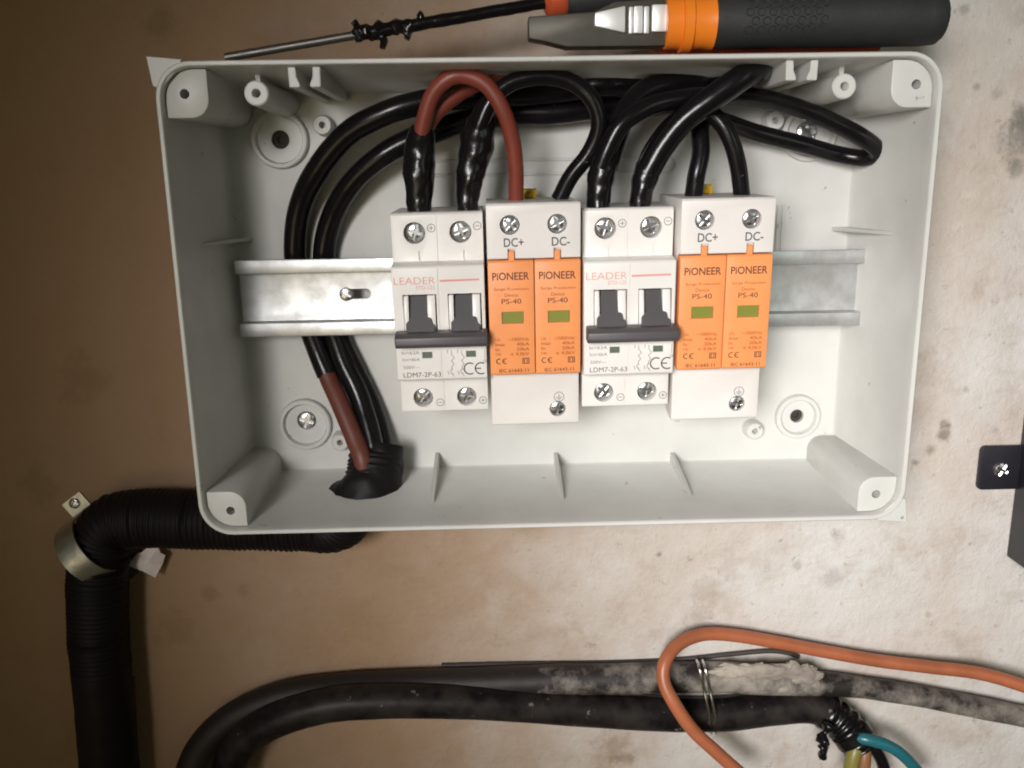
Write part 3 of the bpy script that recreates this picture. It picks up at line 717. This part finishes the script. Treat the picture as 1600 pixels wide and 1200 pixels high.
# mortar lump over the upper pipe
M_MORT = mat('dried_mortar', (0.42, 0.37, 0.31), 0.9, col2=(0.26, 0.22, 0.19), vscale=60, bump=0.8, bscale=150)
bm = bmesh.new(); P_ = [at(1190, 1052, -9)]
for u, v, sx_, sz_, sd in ((1160, 1046, 15, 3.4, 1), (1205, 1050, 13, 4.2, 2), (1246, 1050, 9, 5.0, 3), (1268, 1060, 5, 5.5, 4), (1215, 1074, 9, 2.4, 5), (1135, 1052, 8, 2.6, 6)):
    c0 = at(u, v, -13); b3 = bmesh.new(); bmesh.ops.create_icosphere(b3, subdivisions=4, radius=1)
    for q in b3.verts:
        n_ = q.co.copy(); k = 1+0.55*noise.noise(V((n_.x*sx_, n_.y*4, n_.z*sz_))*0.22+V((sd*7, 0, 0)))+0.25*noise.noise(V((n_.x*sx_, n_.y*4, n_.z*sz_))*0.7+V((sd*3, 0, 0)))
        q.co = c0 + V((n_.x*sx_*k, n_.y*2.4*k, n_.z*sz_*k))
    me_ = bpy.data.meshes.new('m'); b3.to_mesh(me_); b3.free(); bm.from_mesh(me_); bpy.data.meshes.remove(me_)
o = obj('mortar_lump', bm, M_MORT, None, 60, P_[0]); o.location = P_[0]*S; tag(o, 'dried grey mortar lump stuck on the upper pipe beside the wire tie', 'mortar')
# black tape rings at the open end
tp = thing('taped_pipe_end', 'black taped collar at the open end of the glossy pipe', 'tape collar', at(1310, 1130, -13))
bm = bmesh.new(); tube(bm, [at(1290, 1110, -11.5), at(1312, 1126, -13.5), at(1334, 1152, -17.2), at(1344, 1168, -19)], lambda s, L: 9.0+0.5*math.sin(s*1.3), 24, 0.7, rough=0.06, nsc=0.2, seed=2)
obj('tape_wrap', bm, M_TAPE, tp, 60, tp.location/S)
bm = bmesh.new(); tube(bm, [at(1326, 1140, -16), at(1336, 1154, -17.6)], 9.9, 24, 0.8, rough=0.04, nsc=0.2, seed=5); obj('tape_ring', bm, M_TAPE, tp, 60, tp.location/S)
bm = bmesh.new(); tube(bm, [at(1298, 1130, -22), at(1286, 1150, -24), at(1284, 1168, -24)], lambda s, L: 2.4+1.2*math.sin(s*0.9), 10, 0.8, rough=0.5, nsc=0.3, seed=3)
tube(bm, [at(1290, 1160, -24), at(1284, 1183, -23)], 2.0, 8, 1.0, rough=0.5, nsc=0.3, seed=6)
obj('tape_tail', bm, M_TAPE, tp, 60, tp.location/S)
M_TEAL = mat('teal_wire_pvc', (0.016, 0.13, 0.155), 0.32); M_YG = mat('yellow_green_pvc', (0.22, 0.19, 0.045), 0.4); M_BRN = mat('brown_wire_pvc', (0.27, 0.12, 0.05), 0.4)
cable('wire', 'teal wire bending out of the taped pipe end', [(1326, 1150, -20), (1350, 1154, -25), (1385, 1164, -27), (1415, 1184, -28), (1450, 1225, -28)], 2.9, M_TEAL, 'wire')
cable('wire', 'yellow-green wire hanging straight down out of the taped pipe end', [(1332, 1146, -18), (1337, 1166, -23), (1332, 1186, -25), (1326, 1225, -26)], 3.6, M_YG, 'wire')
cable('wire', 'brown wire hanging between the yellow-green wire and a black one', [(1338, 1150, -18), (1350, 1170, -21), (1350, 1190, -23), (1346, 1225, -24)], 3.2, M_BRN, 'wire')
cable('wire', 'thin black wire hanging below the teal wire', [(1346, 1152, -18), (1366, 1170, -20), (1378, 1190, -21), (1388, 1225, -22)], 3.0, M_BLACK, 'wire')
# steel tie wire round both pipes
def tie(u0, u1, dv):
    a, b = at(u0, 1034, -2), at(u1, 1146, -2)
    pts = [at(u0-1, 1031, -1), at(u0, 1033, -8), at(u0+3, 1042, -14.5), at(u0+7, 1058, -16.6), at(u0+11, 1078, -16.8), at(u0+15, 1096, -18.2), at(u0+19, 1118, -18.4), at(u1-2, 1138, -15), at(u1, 1147, -9), at(u1, 1148, -1)]
    return pts
tw = thing('tie_wire', 'doubled bare steel wire tying the two pipes together', 'tie wire', at(1100, 1090, 0))
M_TIE = mat('bright_tie_wire', (0.75, 0.74, 0.72), 0.25, 1.0)
for k in (0, 1):
    bm = bmesh.new(); tube(bm, tie(1089+9*k, 1109+7*k, 0), 0.75, 8, 1.0); obj('strand', bm, M_TIE, tw, 60, tw.location/S)
cable('wire', 'thin dark line along the plaster ridge edge above the smeared pipe', [(690, 1040, -1.2), (820, 1037, -1.2), (950, 1035, -1.2), (1060, 1030, -1.2), (1140, 1022, -1.2), (1200, 1017, -1.5), (1230, 1020, -1.2), (1248, 1026, -1.0)], 1.3, mat('dark_ridge_line', (0.05, 0.04, 0.035), 0.6), 'wire', 8)  # added strand that draws the dark top edge of a plaster ridge
cable('wire', 'long orange wire looping over the pipes at lower right',
      [(1660, 1096, -20), (1600, 1072, -18), (1530, 1052, -14), (1450, 1042, -11), (1370, 1032, -9), (1290, 1018, -8), (1210, 1003, -8), (1150, 993, -8), (1100, 991, -10), (1062, 1005, -14), (1040, 1032, -20), (1037, 1064, -24), (1054, 1100, -28), (1082, 1140, -30), (1118, 1174, -32), (1170, 1220, -34)], 3.25, M_OWIRE, 'wire')

# ------------------------------------------------------------------ black device at the right edge
M_CASE = mat('black_case_paint', (0.022, 0.021, 0.027), 0.42, var=0.2, bump=0.06, bscale=400)
p0 = at(1571, 868, 0); ptop = at(1597, 640, 0)
dv = thing('black_device', 'black device case cut off by the right edge, fixed by a tab', 'device case', (p0.x+60, 0, p0.z))
off = dv.location/S
bm = bmesh.new(); box(bm, p0.x, p0.x+150, -46, -0.6, p0.z, p0.z+170, 0.8, 2); obj('case', bm, M_CASE, dv, 32, off)
a, b = at(1533, 697, -2), at(1531, 765, -2)
bm = bmesh.new(); x0, x1, z0, z1, r = a.x, p0.x+2, b.z, a.z, 2.6
pts = [(x1, z0), (x1, z1)] + circ(x0+r, z1-r, r, 6, 90, 180) + circ(x0+r, z0+r, r, 6, 180, 270)
prism(bm, pts, 'y', -2.6, -0.7, 0.3, 2); tb = obj('mounting_tab', bm, M_CASE, dv, 32, off)
p = at(1565, 734, -3)-off; screw_head(dv, (p.x, p.z), 3.9, -2.8, 0.5, M_STEEL, 'tab_screw', dome=1.4)

# ------------------------------------------------------------------ screwdrivers on top of the enclosure
M_GRIP = mat('black_rubber_grip', (0.028, 0.029, 0.029), 0.62, var=0.2, bump=0.15, bscale=600)
M_HORANGE = mat('orange_handle_plastic', (0.90, 0.24, 0.02), 0.35)
M_BLADE = mat('dull_blade_steel', (0.10, 0.092, 0.075), 0.5, 0.5, var=0.2)
M_SHAFT = mat('bright_shaft_steel', (0.88, 0.88, 0.87), 0.40, 0.45)
def screwdriver(name, label, a, axis, parts):
    t = thing(name, label, 'screwdriver', a)
    X_ = V(axis).normalized(); Y_ = V((0, 0, 1)).cross(X_).normalized(); Z_ = X_.cross(Y_)
    t.rotation_euler = Matrix((X_, Y_, Z_)).transposed().to_euler()
    for nm, build, m in parts:
        bm = bmesh.new(); build(bm); obj(nm, bm, m, t, 40)
    return t
YS = -52.0
p_tip, p_end = at(825, 40, YS), at(1472, 31, YS)
def ux(u): return at(u, 37, YS).x - p_tip.x
def pz_(v): return at(930, v, YS).z - a1.z
a1 = V((p_tip.x, YS, (p_tip.z+p_end.z)/2))
def jaw(bm):
    prism(bm, [(ux(u), pz_(v)) for u, v in ((825, 27), (927, 21), (958, 6), (1044, 2), (1044, 76), (884, 75), (850, 66), (825, 61))], 'y', -3.5, 6.0, 0.6, 2)
def jaw_face(bm):
    prism(bm, [(ux(u), pz_(v)) for u, v in ((927, 24), (974, 14), (974, 56), (927, 45))], 'y', -5.2, -2.0, 0.5, 2)
    prism(bm, [(ux(u), pz_(v)) for u, v in ((1015, 13), (1044, 13), (1044, 55), (1015, 55))], 'y', -5.2, -2.0, 0.4, 2)
def pivot(bm):
    for u0, u1, d in ((980, 986, 4.4), (987, 1001, 5.4), (1003, 1011, 4.6)):
        prism(bm, [(ux(u), pz_(v)) for u, v in ((u0, 15), (u1, 15), (u1, 57), (u0, 57))], 'y', -d, -2.0, 0.35, 2)
def handle2(bm):
    tube(bm, [V((ux(1030), 13, pz_(50))), V((ux(1100), 15, pz_(54))), V((ux(1250), 17, pz_(57))), V((ux(1400), 16, pz_(60)))], lambda s, L: 6.0+1.2*math.sin(math.pi*s/L), 20, 2.0)
def collar(bm):
    lathe(bm, [(8.9, ux(1037)), (9.4, ux(1039)), (9.4, ux(1061)), (10.6, ux(1062)), (10.6, ux(1077)), (9.4, ux(1079)), (9.2, ux(1095)), (9.9, ux(1112))], (0, 0, 0), 'x', 28)
def grip(bm):
    lathe(bm, [(8.4, ux(1109)), (9.3, ux(1112)), (9.6, ux(1125)), (9.9, ux(1290)), (9.9, ux(1440)), (9.5, ux(1460)), (8.2, ux(1467)), (5.0, ux(1470))], (0, 0, 0.2), 'x', 32)
def dimples(bm):
    # small raised rings moulded into the near side of the grip
    for i in range(7):
        for j in range(-2, 4):
            x = ux(1160)+ (i+0.5*(j % 2))*4.2; th = j*0.30+0.15; r = 10.0
            c = V((x, -r*math.cos(th), 0.2+r*math.sin(th))); nrm = V((0, -math.cos(th), math.sin(th))); tv = V((0, math.sin(th), math.cos(th)))
            ring = [c + V((1, 0, 0))*1.35*math.cos(k*math.pi/5)+tv*1.35*math.sin(k*math.pi/5)-nrm*0.05 for k in range(11)]
            tube(bm, ring, 0.20, 5, spline=False)
z_rest = H/2+0.6
sd1 = screwdriver('pliers', 'pliers with orange collar and black grip lying on top of the enclosure', a1, (1, 0, 0.004),
    [('jaw', jaw, M_BLADE), ('polished_face', jaw_face, M_SHAFT), ('pivot', pivot, M_SHAFT), ('collar', collar, M_HORANGE), ('rear_handle', handle2, mat('red_orange_handle', (0.70, 0.12, 0.035), 0.4)), ('grip', grip, M_GRIP), ('grip_pattern', dimples, M_GRIP)])
sd1['category'] = 'pliers'
qa, qb = at(352, 90, -50), at(852, 4, -40)
ax2 = (qb-qa); L2 = ax2.length
def shaft2(bm): lathe(bm, [(1.5, 0), (1.6, 2), (1.6, L2*0.45)], (0, 0, 0), 'x', 14)
def sleeve2(bm): tube(bm, [V((L2*0.42, 0, 0)), V((L2*0.6, 0, 0)), V((L2*0.8, 0, 0)), V((L2+2, 0, 0))], 2.3, 14, 1.5, rough=0.12, nsc=0.2)
def rag2(bm):
    tube(bm, [V((L2*0.40, -0.3, 0.6)), V((L2*0.46, 0, 0)), V((L2*0.52, 0, 0.2)), V((L2*0.58, 0, 0))], lambda s, L: 3.0*(1-0.25*s/L), 12, 0.8, rough=0.7, nsc=0.35, seed=9)
    for x, dz, l in ((0.40, 2.5, 4), (0.47, -3.5, 5), (0.55, -2.6, 3.4), (0.60, 2.5, 2.5)):
        tube(bm, [V((L2*x, 0, 0)), V((L2*x+1.5, -0.6, dz)), V((L2*x+0.5, -0.9, dz+math.copysign(l, dz)*0.6))], lambda s, L: 2.0-0.9*s/L, 8, 0.7, rough=0.5, nsc=0.4, seed=x*9)
def collar2(bm): lathe(bm, [(4.0, L2-0.5), (6.4, L2+1.5), (6.8, L2+6), (5.6, L2+8)], (0, 0, 0), 'x', 24)
def grip2(bm): lathe(bm, [(5.4, L2+7), (7.6, L2+10), (8.0, L2+40), (7.6, L2+80), (5, L2+86)], (0, 0, 0), 'x', 28)
screwdriver('screwdriver', 'thin screwdriver with black taped shaft leaning up left of the pliers', qa, ax2,
    [('shaft', shaft2, mat('dull_shaft_steel', (0.22, 0.21, 0.20), 0.42, 0.9, rvar=0.2, vscale=200)), ('taped_sleeve', sleeve2, M_TAPE), ('ragged_tape', rag2, M_TAPE), ('collar', collar2, mat('red_orange_collar', (0.55, 0.09, 0.03), 0.4)), ('grip', grip2, M_GRIP)])
